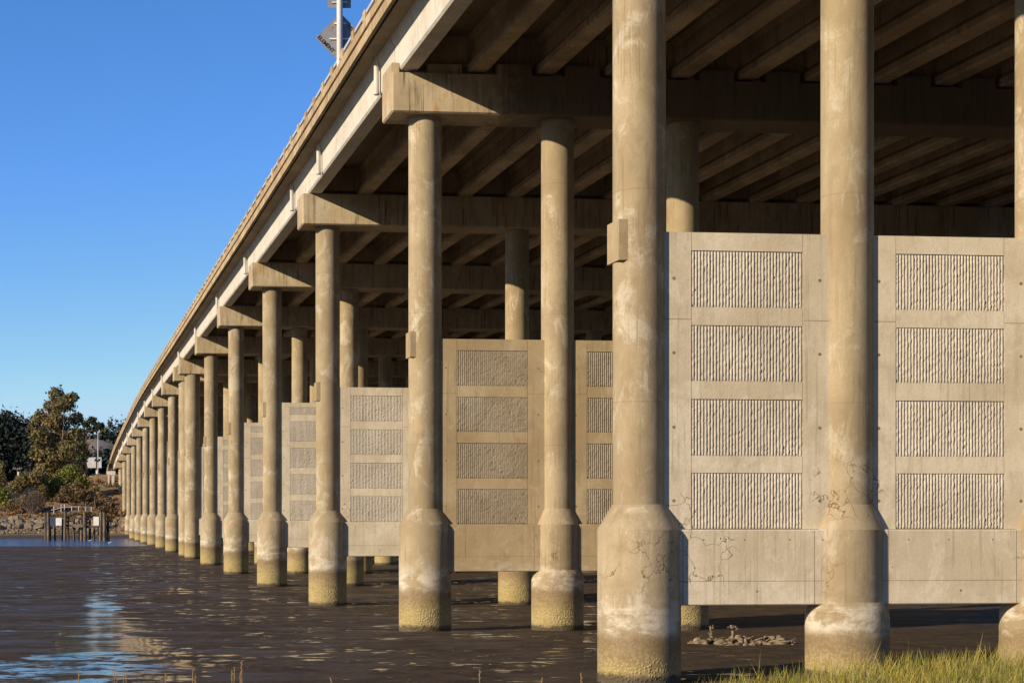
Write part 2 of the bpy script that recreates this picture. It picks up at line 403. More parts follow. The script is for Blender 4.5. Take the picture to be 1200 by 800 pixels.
# girders, span by span --------------------------------------------------
SPANS = [(.2, 1.0)] + [(BENTS[i], BENTS[i + 1]) for i in range(len(BENTS) - 1)] + [(10.25, 11.4)]
def girder_prof(o, outer):
    c = o
    if outer == 'L':
        return [(c - 15, 79), (c + 15, 79), (c + 18, 82), (c + 18, 96), (c + 8, 104), (c + 8, 150.5), (c - 28, 150.5), (c - 18.5, 131), (c - 18.5, 83)]
    return [(c - 15, 79), (c + 15, 79), (c + 18, 83), (c + 18, 94), (c + 8, 106), (c + 8, 138), (c + 15, 150.5), (c - 15, 150.5), (c - 8, 138), (c - 8, 106), (c - 18, 94), (c - 18, 83)]
rest = MB()
for si, (a, b) in enumerate(SPANS):
    for gi, o in enumerate(GIRD):
        pr = girder_prof(o, 'L' if gi == 0 else None)
        g = 2.2
        rings = [prof_ring(a, g, pr, H(a)), prof_ring(b, -g, pr, H(b))]
        if (si <= 2 and gi < 16) or (si <= 6 and gi < 10) or gi == 0:
            m = MB(); m.sweep(rings)
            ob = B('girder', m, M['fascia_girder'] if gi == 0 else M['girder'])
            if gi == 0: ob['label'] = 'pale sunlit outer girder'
        else: rest.sweep(rings)
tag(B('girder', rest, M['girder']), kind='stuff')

# deck slab, barrier, rail ----------------------------------------------
STN = [.2, .6] + BENTS + [11.0, 11.5]
deckp = [(601, 151), (574, 152), (573, 163), (567.5, 163), (567, 149), (563, 149), (563, 170), (569, 174), (DR - 6, 174), (DR, 172), (DR, 148), (DR - 6, 152)]
m = MB(); m.sweep([prof_ring(d, 0, deckp, H(d)) for d in STN]); B('deck_slab', m, M['deck'])
m = MB(); m.sweep([prof_ring(d, 0, [(590, 174.6), (DR - 27, 174.6), (DR - 27, 178), (590, 178)], H(d)) for d in STN]); B('roadway', m, M['asphalt'])
curb = MB(); curb.sweep([prof_ring(d, 0, [(560.5, 149.5), (562.8, 149.5), (562.8, 169), (560.5, 169)], H(d)) for d in STN]); B('fascia', curb, M['barrier'])
for o0, s in ((563, 1), (DR, -1)):
    m = MB(); m.sweep([prof_ring(d, 0, [(o0 + s * 10, 174.6), (o0 + s * 24, 174.6), (o0 + s * 24, 190), (o0 + s * 18, 201), (o0 + s * 1.5, 201), (o0 + s * 1.5, 183.5), (o0 + s * 10, 183.5)], H(d)) for d in STN])
    B('barrier', m, M['barrier'])
    m = MB(); m.sweep([prof_ring(d, 0, [(o0 + s * 5, 214), (o0 + s * 12, 214), (o0 + s * 12, 221), (o0 + s * 5, 221)], H(d)) for d in STN])
    B('hand_rail', m, M['galv'])
# posts on the visible side
bases = sorted(BENTS)
def Hlin(d): return float(np.interp(d, STN, [H(q) for q in STN]))
def free(d, o, h):
    """point anywhere along the bridge (uses straight interpolation between stations)"""
    i = max(0, min(len(STN) - 2, int(np.searchsorted(STN, d)) - 1)); f = (d - STN[i]) / (STN[i + 1] - STN[i])
    p = Vector(bp(STN[i], o, 0, h)); q = Vector(bp(STN[i + 1], o, 0, h)); r = p.lerp(q, f)
    r.z = ZC + (Hlin(d) + h) * U; return r
pm = MB(); pm.box(-.14, .14, -.2, .2, -.06, .40, ch=.03); post_me = pm.mesh('railing_post', M['barrier'])
d = .9; k = 0; restp = MB()
while d < 11.4:
    p = free(d, 571, 201)
    if k < 90: B('railing_post', post_me, loc=p, rz=RB)
    else: restp.box(p.x - .16, p.x + .16, p.y - .22, p.y + .22, p.z - .06, p.z + .3)
    k += 1; d += .067
tag(B('railing_post', restp, M['barrier']), kind='stuff')
# drain pipes under the overhang
for dd in [1.09, 1.67, 2.055, 2.30, 2.91, 3.46, 4.05, 4.66, 5.5, 6.1, 6.7, 7.3, 7.9, 8.5, 9.1, 9.7]:
    p = free(dd, 602, 156); q = free(dd, 602, 78); m = MB()
    m.tube([p, q], .105, 16); m.tube([q + Vector((0, 0, .12)), q + Vector((0, 0, .02))], .118, 16)
    B('drain_pipe', m, M['pvc'], 40)

# bents -------------------------------------------------------------------
def caps(d, i):
    dh = H(d); m = MB(); c = 3
    o0, o1 = 596, 2880; ct = 73.4 if i < 2 else 78.4
    prof = [(-45 + c, 0), (45 - c, 0), (45, c), (45, ct), (-45, ct), (-45, c)]
    rings = []
    for o, ins in ((o0, c), (o0 + c, 0), (o1, 0)):
        rings.append([bp(d, o, max(-45 + ins, min(45 - ins, t)), dh + max(ins, min(ct - ins * .2, z))) for t, z in prof])
    m.sweep(rings)
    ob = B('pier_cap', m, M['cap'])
    s = MB()
    if i in (1, 6):
        p = [(-43.5, ct - 1), (43.5, ct - 1), (43.5, 91), (-43.5, 91)]
        s.sweep([[bp(d, o, t, dh + z) for t, z in p] for o in (596.6, 610)])
        B('shear_key', s, M['cap'])
    if i < 2:
        for k in range(17):
            oc = (GIRD[k] + GIRD[k + 1]) / 2 + 3; s = MB()
            pp = [(-45.5, 4), (-44.9, 4), (-44.9, ct - 2), (-20, ct - 2), (-20, 93), (-45.5, 93)] if k else [(-36, ct - 2), (-20, ct - 2), (-20, 93), (-36, 93)]
            s.sweep([[bp(d, o, t, dh + z) for t, z in pp] for o in (oc - 33, oc + 33)])
            B('stop_block', s, M['cap'])
    # diaphragms between the girders, standing over the cap
    dm = MB()
    for k in range(17):
        a, b2 = GIRD[k] + 8.4, GIRD[k + 1] - 8.4
        hexa = [bp(d, a, -22, dh + 92), bp(d, b2, -22, dh + 92), bp(d, b2, 22, dh + 92), bp(d, a, 22, dh + 92)]
        hexb = [bp(d, a, -22, dh + 150.6), bp(d, b2, -22, dh + 150.6), bp(d, b2, 22, dh + 150.6), bp(d, a, 22, dh + 150.6)]
        dm.hexa(hexa + hexb)
    B('diaphragm', dm, M['girder'])
    # bearings
    bm_ = MB()
    for k in range(18):
        for t in (-20, 20):
            c8 = [bp(d, GIRD[k] - 11, t - 7, dh + ct - .6), bp(d, GIRD[k] + 11, t - 7, dh + ct - .6), bp(d, GIRD[k] + 11, t + 7, dh + ct - .6), bp(d, GIRD[k] - 11, t + 7, dh + ct - .6)]
            bm_.hexa(c8 + [(x, y, z + (79.3 - ct) * U) for x, y, z in c8])
    B('bearing_pads', bm_, M['ink'])

def col_meshes(d, thick):
    top = (H(d) + 1.5) * U + ZC; n = 72 if d < 3 else (40 if d < 5 else 24)
    r = (31 if not thick else 41) * U
    zb = ZC - 262 * U
    if thick:
        s = MB(); s.lathe([(r, zb), (r, 3.), (r, 8.), (r, top)], n); return s.mesh('column', M['shaft'], 35), None, None
    s = MB(); s.lathe([(r, ZC + 13 * U)] + [(r, ZC + 13 * U + (top - ZC - 13 * U) * f) for f in (.25, .5, .75, 1)], n)
    z1 = ZC + 13 * U; z2 = ZC - 15 * U
    p = MB(); p.lathe([(49 * U, zb), (49 * U, 1.2), (49 * U, z2 - .03), (48.4 * U, z2), (31.6 * U, z1), (31 * U - .03, z1 + .01)], n)
    q = MB(); q.lathe([(49.5 * U, zb), (49.5 * U, ZC - 122 * U), (48.6 * U, ZC - 113 * U), (45.5 * U, ZC - 105 * U), (42.8 * U, ZC - 101 * U), (42.6 * U, z2 - .02), (42 * U, z2), (31.4 * U, z1), (31 * U - .03, z1 + .01)], n)
    return s.mesh('column_shaft', M['shaft'], 30), p.mesh('pedestal', M['shaft'], 28), q.mesh('pedestal', M['shaft'], 28)

# ribbed panels (real fractured ribs)
def panel_mesh(w, h, seed):
    r = np.random.default_rng(seed); nr = int(round(w / (3.72 * U))); pts = []
    for k in range(nr):
        x0 = k / nr * w; p = w / nr
        pts += [(x0 + p * .04, 0, k), (x0 + p * .14, .6, k), (x0 + p * .26, 1, k), (x0 + p * .78, 1, k), (x0 + p * .92, .5, k)]
    pts.append((w, 0, nr)); rows = max(6, int(h / .045)); V = []
    jit = r.normal(0, 1, (nr + 1, rows + 1)); TN = []; lean = np.cumsum(r.normal(0, .12, (nr + 1, rows + 1)), axis=1) * .3
    for j in range(rows + 1):
        z = j / rows * h
        for (x, a, k) in pts:
            e = 0 if j in (0, rows) else 1
            hh = a * (.032 + .007 * jit[k, j]) if e else a * .02
            xx = x + (lean[k, j] * .0015 + jit[k, j] * .0004 if a > 0 else 0)
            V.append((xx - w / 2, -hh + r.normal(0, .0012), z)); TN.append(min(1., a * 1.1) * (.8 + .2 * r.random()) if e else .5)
    n = len(pts); F = []
    for j in range(rows):
        for i in range(n - 1):
            a = j * n + i; F.append((a, a + 1, a + n + 1, a + n))
    return np_mesh('ribbed_panel', V, F, M['panel'], TN)
PH = [(-15, 50), (70, 136), (157, 222), (243, 309)]
P_big = [panel_mesh(132 * U, 65.5 * U, 3 + k) for k in range(3)]
P_wide = panel_mesh(194 * U, 65.5 * U, 9)
def tan_copy(me, name, pairs):
    c = me.copy(); c.name = name
    for i, m in enumerate(pairs): c.materials[i] = m
    return c
P_tan = [tan_copy(p, 'ribbed_panel', [M['panel_tan']]) for p in P_big]; P_wtan = tan_copy(P_wide, 'ribbed_panel', [M['panel_tan']])
P_top = panel_mesh(132 * U, 24 * U, 5); P_topw = panel_mesh(194 * U, 24 * U, 6)

def wall_mesh(L, pw, top, panels):
    """local: x along bent centred, y forward negative = viewer side; metres, z world"""
    m = MB(); u = U; w = 16; core = 13.6
    z = lambda h: ZC + h * u
    m.box(-L / 2 * u, L / 2 * u, -core * u, core * u, z(-15.6), z(top - .3))
    for sgn in (-1, 1):
        y0, y1 = (-w * u, -(core - .2) * u) if sgn < 0 else ((core - .2) * u, w * u)
        # stiles
        g = .5
        m.box(-L / 2 * u, (-pw / 2 - g) * u, y0, y1, z(-15.6), z(top))
        m.box((pw / 2 + g) * u, L / 2 * u, y0, y1, z(-15.6), z(top))
        edges = [-15.6] + [v for p in panels for v in p] + [top]
        for k in range(0, len(edges), 2):
            if edges[k + 1] - edges[k] > 1: m.box(-pw / 2 * u, pw / 2 * u, y0, y1, z(edges[k]), z(edges[k + 1]))
    # grade beam below the ledge
    m.box(-L / 2 * u, L / 2 * u, -24 * u, 24 * u, z(-104), z(-16), ch=.025)
    e = .0025
    def strip(xa, xb, za, zb, yy):   # hairline joint
        m.box(xa * u, xb * u, yy - e, yy + .002, z(za), z(zb), 1)
    for sx in (-1, 1):
        strip(sx * (pw / 2 + 12) - .3, sx * (pw / 2 + 12) + .3, -103, -17, -24 * u)
    strip(-L / 2, L / 2, -76.2, -75.7, -24 * u); strip(-L / 2, -pw / 2 - 1, 228.5, 229.1, -w * u); strip(pw / 2 + 1, L / 2, 228.5, 229.1, -w * u)
    def hole(x, h, yy, r=1.5):
        th = [k * math.pi / 5 for k in range(10)]
        a = [(x * u + r * u * math.cos(t), yy - e, z(h) + r * u * math.sin(t)) for t in th]; b = [(px_, yy + .002, pz_) for px_, _, pz_ in a]
        m.sweep([a, b], 1)
    for p in panels:
        if p[1] - p[0] > 40:
            zc = (p[0] + p[1]) / 2
            for sx in (-1, 1): hole(sx * (pw / 2 + 21), zc, -w * u, 2.0)
    for x in (-L * .22, -L * .02, L * .2, L * .36): hole(x, -28, -24 * u, 1.)
    hole(L * .04, -88, -24 * u, 1.3); hole(-L * .3, -60, -24 * u, .8)
    return m.mesh('infill_wall', [M['wall'], M['joint']])
LS = [(COLS[k + 1] - COLS[k]) / (1 + SK * YW) / COS for k in range(7)]
W_ = {}
for tall in (0, 1):
    pans = PH + ([(331, 355)] if tall else []); top = 370 if tall else 330
    W_[(tall, 0)] = wall_mesh(LS[0] - 6, 132, top, pans); W_[(tall, 1)] = wall_mesh(LS[2] - 6, 194, top, pans)

ordn = ['nearest', 'second', 'third', 'fourth', 'fifth', 'sixth', 'seventh', 'eighth', 'ninth', 'tenth', 'eleventh', 'twelfth', 'thirteenth', 'fourteenth', 'fifteenth', 'sixteenth', 'seventeenth']
for i, d in enumerate(BENTS):
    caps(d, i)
    thick = i in (6, 7)
    sh, p1, p2 = col_meshes(d, thick)
    ncol = 8 if i < 6 else (5 if i < 9 else 3)
    for k in range(ncol):
        x, y, _ = bp(d, COLS[k])
        c = B('column', sh, loc=(x, y, 0), rz=RZ)
        if p1 is not None: B('pedestal', p1 if k == 0 else p2, parent=c)
        if k == 0:
            top = 342 if i < 3 else 371
            if thick: top = 371
            bb = MB(); r0 = 33 if not thick else 44
            e = Vector((COS, math.sin(RZ), 0)); f = Vector((-math.sin(RB), math.cos(RB), 0))
            cor = []
            for (a, t) in ((-r0, -26), (-12, -26), (-12, 14), (-r0, 14)):
                v = (e * a + f * t) * U; cor.append(v)
            # local to the rotated column
            ca, sa = math.cos(-RZ), math.sin(-RZ)
            cor = [(v.x * ca - v.y * sa, v.x * sa + v.y * ca) for v in cor]
            z0 = ZC + (top - 47) * U; z1 = ZC + top * U
            bb.hexa([(a, b2, z0) for a, b2 in cor] + [(a, b2, z1) for a, b2 in cor])
            B('anchor_block', bb, M['wall_tan'], parent=c)
        if k < ncol - 1 and k not in (3, 6):
            xa, ya, _ = bp(d, COLS[k]); xb, yb, _ = bp(d, COLS[k + 1])
            tall = 0 if i < 3 else 1; wide = 1 if k == 2 else 0
            wme = W_[(tall, wide)]
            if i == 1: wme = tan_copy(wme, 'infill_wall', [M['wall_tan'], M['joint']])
            wob = B('infill_wall', wme, loc=((xa + xb) / 2, (ya + yb) / 2, 0), rz=RZ)
            if i < 7 or k == 0:
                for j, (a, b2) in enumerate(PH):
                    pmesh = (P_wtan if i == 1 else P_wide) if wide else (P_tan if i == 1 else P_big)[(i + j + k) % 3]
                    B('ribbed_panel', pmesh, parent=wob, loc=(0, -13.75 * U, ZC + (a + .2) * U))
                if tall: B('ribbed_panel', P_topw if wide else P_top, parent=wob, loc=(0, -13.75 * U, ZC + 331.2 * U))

# abutment at the far bank
ab = MB()
def wedge(m, d, o0, o1, t0, t1, h0, h1):
    a = [bp(d, o0, t0, h0), bp(d, o1, t0, h0), bp(d, o1, t1, h0), bp(d, o0, t1, h0)]
    m.hexa(a + [(x, y, ZC + h1 * U) for x, y, z in a])
wedge(ab, 10.9, 560, 2880, -60, 60, -60, H(10.9) + 79)
wedge(ab, 10.5, 522, 540, -110, -64, 60, H(10.5) - 40)
wedge(ab, 10.5, 566, 600, -110, -64, 60, H(10.5) - 40)
wedge(ab, 10.5, 510, 612, -116, -58, H(10.5) - 39.7, H(10.5) + 10)
B('abutment', ab, M['fascia_girder'])

# ------------------------------------------------------------------ ground, mud, water
def ground_h(X, D):
    """units; X, D numpy arrays (units)"""
    d = D / 1800
    s = np.clip((2.1 - d) / 1.1, 0, 1); s = s * s * (3 - 2 * s)
    h = -230 + 36 * s
    fd = np.clip((d - 6.52 - .10 * np.sin(X / 1500. + 1) - .06 * np.sin(X / 430.) - .03 * np.sin(X / 170.)) / .25, 0, 1); h = h - 12 * fd
    # grassy bank in the foreground (right side higher)
    top = -174 + np.clip((X + 200) / 500, 0, 1) * 52
    bt = np.clip((.86 - d) / .28, 0, 1); bt = bt * bt * (3 - 2 * bt)
    bt2 = np.clip((.5 - d) / .5, 0, 1)
    edge = top + 40 * bt2
    return h * (1 - bt) + edge * bt
def nz(x, y, s, seed=0.):
    return np.array([noise.noise((a * s + seed, b * s, seed)) for a, b in zip(x, y)])
dv = np.concatenate([np.linspace(-.2, .5, 30), np.linspace(.52, 1.0, 60), np.linspace(1.01, 2.6, 190), np.linspace(2.63, 6.4, 130), np.linspace(6.42, 7.2, 40)])
xs = np.linspace(-1, 1, 380)
V = []; nx = len(xs)
for d in dv:
    D = d * 1800; cx = 0; half = 900 + abs(D) * .62
    if d > 6.4: half = 900 + abs(D) * 1.2
    X = cx + xs * half
    h = ground_h(X, np.full(nx, D))
    xm, ym = X * U, np.full(nx, D * U)
    n1 = nz(xm, ym, .35); n2 = nz(xm, ym, 1.3, 5.); n3 = nz(xm, ym, .12, 9.)
    n4 = nz(xm, ym, 2.9, 3.) if d < 2.7 else 0.
    z = ZC + h * U + n1 * .04 + n2 * .016 + n3 * .05 + n4 * .012
    V.append(np.stack([xm, ym, z], 1))
V = np.concatenate(V); F = []
for j in range(len(dv) - 1):
    a = j * nx + np.arange(nx - 1)
    F.append(np.stack([a, a + 1, a + nx + 1, a + nx], 1))
me = np_mesh('mudflat', V, np.concatenate(F), M['mud'], smooth=True)
tag(put('ground', me), 'dark wet tidal mudflat with scattered puddles under the bridge', kind='structure')

WZ = ZC - 237 * U
m = MB(); m.add([(-600, 222, WZ), (500, 222, WZ), (500, 345, WZ), (-600, 345, WZ)], [(0, 1, 2, 3)])
tag(m.build('water', M['water']), 'narrow strip of blue river water before the far shore', kind='structure')
# wide base sheet to the horizon
m = MB(); m.add([(-4000, -300, -1.2), (4000, -300, -1.2), (4000, 6000, -1.2), (-4000, 6000, -1.2)], [(0, 1, 2, 3)])
tag(m.build('terrain', M['bank']), 'low ground reaching to the horizon', kind='structure')

hb = []  # dark hill added out of view behind the camera to block low sky light
for j in range(14):
    for i in range(50):
        x = -700 + 1400 * i / 49; v = j / 13; y = -70 - 260 * v
        hb.append((x, y, 1.5 + 76 * math.sin(v * math.pi / 2) ** 1.3 + noise.noise((x * .02, y * .02, 0)) * 4 * v))
Fh = [(j * 50 + i, (j + 1) * 50 + i, (j + 1) * 50 + i + 1, j * 50 + i + 1) for j in range(13) for i in range(49)]
tag(put('sky_blocker_hill', np_mesh('sky_blocker_hill', hb, Fh, simple('sky_blocker_mat', (.06, .055, .03), 1., (.035, .035, .02), .05), smooth=True)), 'added unseen hill behind the camera, blocking low sky light', kind='structure')

# far bank ----------------------------------------------------------------
SH = 325.
def bank_z(x, y):
    t = y - SH - 4 * math.sin(x * .02) - 2 * math.sin(x * .071 + 1)
    if t < -8: return WZ - .8
    z = WZ - .8 + min(1, (t + 8) / 12) * 2.0                   # mud foot
    if t > 4: z += min(1, (t - 4) / 7) * 2.0                        # riprap
    if t > 7: z += min(1, (t - 7) / 18) * 1.3
    # embankment by the bridge: x ~ -85 at D 380
    e = 1 - min(1, abs(x + 62) / 40) ** 2 if x > -102 else 0
    e = max(0., min(1., (x + 121) / 15)) if x < -20 else 1.
    if t > 8: z += min(1, (t - 8) / 62) * 3.2
    if t > 26: z += min(1, (t - 26) / 40) * 7.6 * e
    if t > 120: z += (t - 120) * .012
    return z
xs2 = np.concatenate([np.linspace(-420, -135, 40), np.linspace(-132, -40, 90), np.linspace(-36, 320, 50)])
ys2 = np.concatenate([np.linspace(SH - 14, SH + 70, 64), np.linspace(SH + 75, SH + 500, 26)])
V = []; 
for y in ys2:
    for x in xs2:
        n = noise.noise((x * .11, y * .11, 3.)) * .5 + noise.noise((x * .4, y * .4, 1.)) * .25
        t = y - SH
        V.append((x, y, bank_z(x, y) + (n if t > 2 else n * .25)))
F = []; nx = len(xs2)
for j in range(len(ys2) - 1):
    a = j * nx + np.arange(nx - 1); F.append(np.stack([a, a + 1, a + nx + 1, a + nx], 1))
tag(put('shore', np_mesh('shore', V, np.concatenate(F), M['bank'], smooth=True)), 'brown earth bank rising behind the rocky far shore', kind='structure')

def hill(name, label, y0, y1, x0, x1, ztop, mat, kind='structure', nx=90, ny=24, amp=3., seed=0.):
    V = []
    for j in range(ny):
        v = j / (ny - 1)
        for i in range(nx):
            x = x0 + (x1 - x0) * i / (nx - 1); y = y0 + (y1 - y0) * v
            prof = math.sin(min(1, v * 1.35) * math.pi / 2)
            z = prof * (ztop(x / y) * y) + noise.noise((x * .012, y * .012, seed)) * amp * prof
            V.append((x, y, z - 2 * (1 - prof)))
    F = []
    for j in range(ny - 1):
        a = j * nx + np.arange(nx - 1); F.append(np.stack([a, a + 1, a + nx + 1, a + nx], 1))
    o = put(name, np_mesh(name, V, np.concatenate(F), mat, smooth=True)); tag(o, label, kind=kind); return o
def px(x, y, D):     # pixel of the 1200 px picture + depth (m) -> world
    return Vector(((x - 600) / 1800 * D, D, ZC + (604 - y) / 1800 * D))
def hx(D, pts):
    xsx = [(a - 600) / 1800 for a, b in pts]; zs = [(604 - b) / 1800 + ZC / D for a, b in pts]
    return lambda q: float(np.interp(q, xsx, zs))     # skyline height over distance, by direction
f1 = hx(700, [(-700, 540), (-200, 500), (-40, 494), (0, 497), (30, 502), (60, 520), (90, 552), (110, 580), (140, 600), (500, 602)])
hill('wooded_hill', 'dark wooded hill behind the trees at the left', 600, 1000, -520, -60, f1, M['darkhill'], amp=3, seed=2.)
f2 = hx(1480, [(-400, 560), (0, 545), (60, 527), (90, 516), (112, 514), (128, 519), (150, 530), (400, 560)])
hill('grass_hill', 'bare golden grass hill seen between the tree and the bridge', 1150, 1600, -900, 400, f2, M['gold'], amp=2, seed=4.)
f3 = hx(1900, [(-800, 530), (-100, 512), (60, 510), (100, 507), (135, 503), (170, 506), (400, 520), (1200, 540), (2000, 560)])
hill('far_ridge', 'distant wooded ridge on the skyline', 1700, 2300, -1900, 2400, lambda x: f3(x) * .95, M['ridgefloor'], nx=140, amp=3, seed=6.)

# ------------------------------------------------------------------ foliage
def leaves(centres, radii, n, size, rs, flat=.0, shell=.55):
    """n leaf clump quads spread over ellipsoids -> V, F, tone"""
    r = np.random.default_rng(rs); centres = np.array(centres, float); radii = np.array(radii, float)
    vol = np.prod(radii, 1) ** (2 / 3); pick = r.choice(len(centres), n, p=vol / vol.sum())
    u = r.normal(size=(n, 3)); u /= np.linalg.norm(u, axis=1)[:, None]
    rad = (shell + (1 - shell) * r.random(n)) ** .8
    lump = 1 + .22 * r.normal(size=n).clip(-1.5, 1.5)
    P = centres[pick] + u * radii[pick] * (rad * lump)[:, None]
    nrm = u * .6 + r.normal(size=(n, 3)) * .7; nrm /= np.linalg.norm(nrm, axis=1)[:, None]
    a = np.cross(nrm, r.normal(size=(n, 3))); a /= np.linalg.norm(a, axis=1)[:, None]; b = np.cross(nrm, a)
    s = size * (.5 + r.random(n)); s2 = s * (.45 + .4 * r.random(n))
    q = np.stack([P - a * s[:, None], P - b * s2[:, None], P + a * s[:, None], P + b * s2[:, None]], 1).reshape(-1, 3)
    F = np.arange(4 * n).reshape(-1, 4)
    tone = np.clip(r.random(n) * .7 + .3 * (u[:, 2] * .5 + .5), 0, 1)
    return q, F, np.repeat(tone, 4)

def tree(name, label, base, trunk_h, lobes, n, size, mat, seed, trunk_r=.4, cat='tree', group=None, bark='bark', limbs=True):
    o = empty(name, base); tag(o, label, cat, group)
    r = random.Random(seed); m = MB(); b = Vector((0, 0, 0))
    top = Vector((r.uniform(-.5, .5), 0, trunk_h))
    mid = Vector((r.uniform(-.6, .6), 0, trunk_h * .5))
    m.tube([b + Vector((0, 0, -.5)), mid * .5, mid, (mid + top) * .5, top], [trunk_r * 1.2, trunk_r, trunk_r * .8, trunk_r * .6, trunk_r * .35], 8)
    if limbs:
        for (c, rr) in lobes:
            c = Vector(c); s = mid.lerp(top, r.uniform(-.3, .7)); e = c + Vector((0, 0, -rr[2] * .3)); k = s.lerp(e, .5) + Vector((r.uniform(-.5, .5), r.uniform(-.5, .5), r.uniform(0, .8)))
            m.tube([s, k, e], [trunk_r * .45, trunk_r * .28, trunk_r * .1], 6)
            for q in range(3):
                e2 = c + Vector((r.uniform(-1, 1) * rr[0], r.uniform(-1, 1) * rr[1], r.uniform(-.2, .9) * rr[2])) * .8
                m.tube([k.lerp(e, .6), e2], [trunk_r * .16, trunk_r * .05], 5)
    m.build('trunk', M[bark], o)
    V, F, T = leaves([c for c, _ in lobes], [q for _, q in lobes], n, size, seed)
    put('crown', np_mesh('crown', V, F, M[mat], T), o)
    return o

def lobes_px(base, D, L):
    """L: (x px, y px, rx px, ry px[, depth offset m])"""
    out = []; s = D / 1800
    for q in L:
        p = px(q[0], q[1], D) - base; dy = q[4] if len(q) > 4 else 0
        out.append(((p.x, dy, p.z), (q[2] * s, q[2] * s * .8, q[3] * s)))
    return out
def gz(x, y): return bank_z(x, y)
D = 385; bx = px(70, 0, D).x; base = Vector((bx, D, gz(bx, D) - .2))
L = [(66, 462, 9, 9), (60, 476, 12, 9, 2), (78, 474, 13, 9, -2), (84, 466, 8, 6), (47, 488, 8, 8), (41, 497, 7, 6), (66, 494, 15, 12), (86, 490, 9, 8, 3), (50, 512, 13, 11, -2), (72, 514, 17, 13, 2),
     (90, 508, 9, 8), (44, 530, 9, 10), (62, 534, 16, 13), (84, 528, 13, 12, -2), (97, 520, 6, 7), (54, 550, 13, 10), (78, 550, 16, 10, 1)]
tree('eucalyptus_tree', 'tall brown-green eucalyptus towering over the bushes on the far bank', base, px(0, 478, D).z - base.z, lobes_px(base, D, L), 10500, .36, 'euca', 21, .55)
D = 400; bx = px(101, 0, D).x; base = Vector((bx, D, gz(bx, D) - .2))
L = [(108, 492, 5, 4), (115, 499, 7, 4.5, 1), (101, 497, 5, 4), (122, 506, 4.5, 4), (96, 506, 5, 4), (106, 504, 6, 3), (92, 524, 6, 8), (99, 532, 6, 8), (94, 545, 8, 8)]
tree('eucalyptus_tree', 'slim dark eucalyptus leaning right beside the tall one, airy top against the sky', base, px(0, 500, D).z - base.z, lobes_px(base, D, L), 2600, .36, 'euca2', 22, .28)

def bush(label, D, cx, L, n, size, mat, seed, group='bushes on the far bank', bark='twig'):
    x = px(cx, 0, D).x; base = Vector((x, D, gz(x, D) - .2))
    top = min(q[1] - q[3] for q in L); h = max(1., (px(0, top, D).z - base.z) * .6)
    return tree('shrub', label, base, h, lobes_px(base, D, L), n, size, mat, seed, .14, 'shrub', group, bark)
bush('bright green shrub at the foot of the tall eucalyptus', 362, 78, [(84, 556, 11, 11), (70, 566, 12, 12), (94, 566, 10, 10), (64, 580, 10, 10), (78, 578, 11, 10), (56, 572, 8, 8), (62, 590, 8, 8)], 9000, .27, 'green', 31)
bush('dark brown shrub right of the bright green one', 356, 84, [(80, 576, 9, 8), (90, 574, 9, 9), (72, 584, 7, 7), (86, 582, 8, 6)], 4200, .24, 'brush', 32)
bush('low dark scrub on the orange slope below the sign board', 352, 100, [(98, 577, 6, 4.5), (93, 581, 6, 5)], 1500, .22, 'brush', 33)
bush('olive shrub with yellow top left of the bright green one', 358, 34, [(30, 562, 10, 8), (42, 560, 11, 8), (20, 570, 9, 8), (50, 574, 6, 9)], 5200, .25, 'olive', 34)
bush('dark twiggy shrub just above the shore rocks', 346, 38, [(28, 590, 12, 9), (42, 588, 10, 11), (16, 593, 8, 7)], 3400, .22, 'brush', 35)
bush('yellow-green shrub at the left edge above the rocks', 350, 3, [(2, 580, 8, 9), (-10, 576, 9, 9), (8, 588, 7, 7)], 3000, .24, 'green', 36)
bush('russet tree at the left edge behind the yellow-green shrub', 372, -2, [(0, 562, 7, 9), (-12, 560, 10, 14), (1, 548, 4, 8)], 2600, .27, 'olive', 37)
bush('brown scrub at the foot of the bridge abutment', 343, 126, [(121, 597, 6, 5), (128, 592, 6, 6), (132, 600, 6, 6)], 2200, .2, 'brush', 38)
bush('small olive scrub halfway up the orange slope', 350, 112, [(112, 572, 4, 3), (117, 578, 4, 3)], 900, .2, 'olive', 39)
bush('ragged scrub behind the white guard rail', 340, 92, [(88, 603, 5, 3), (96, 605, 6, 3), (104, 602, 4, 3)], 1000, .2, 'brush', 40)
# bare branches of the twiggy shrub
m = MB(); r = random.Random(5); D = 344; x = px(38, 0, D).x; bz = gz(x, D)
o = empty('bare_bush', (x, D, bz)); tag(o, 'leafless grey bush between the dark shrub and the green one', 'shrub')
for k in range(60):
    a = r.uniform(-1.1, 1.1); L0 = r.uniform(2, 5.6); e = Vector((math.sin(a) * L0, r.uniform(-1, 1), math.cos(a) * L0))
    s = Vector((r.uniform(-.8, .8), 0, -.3)); mid = s.lerp(e, .5) + Vector((r.uniform(-.4, .4), 0, .2))
    m.tube([s, mid, e], [.06, .04, .015], 4)
    for q in range(4):
        s2 = mid.lerp(e, r.random()); m.tube([s2, s2 + Vector((r.uniform(-1, 1), r.uniform(-.5, .5), r.uniform(.3, 1.2)))], [.025, .01], 3)
m.build('branches', M['twig'], o)

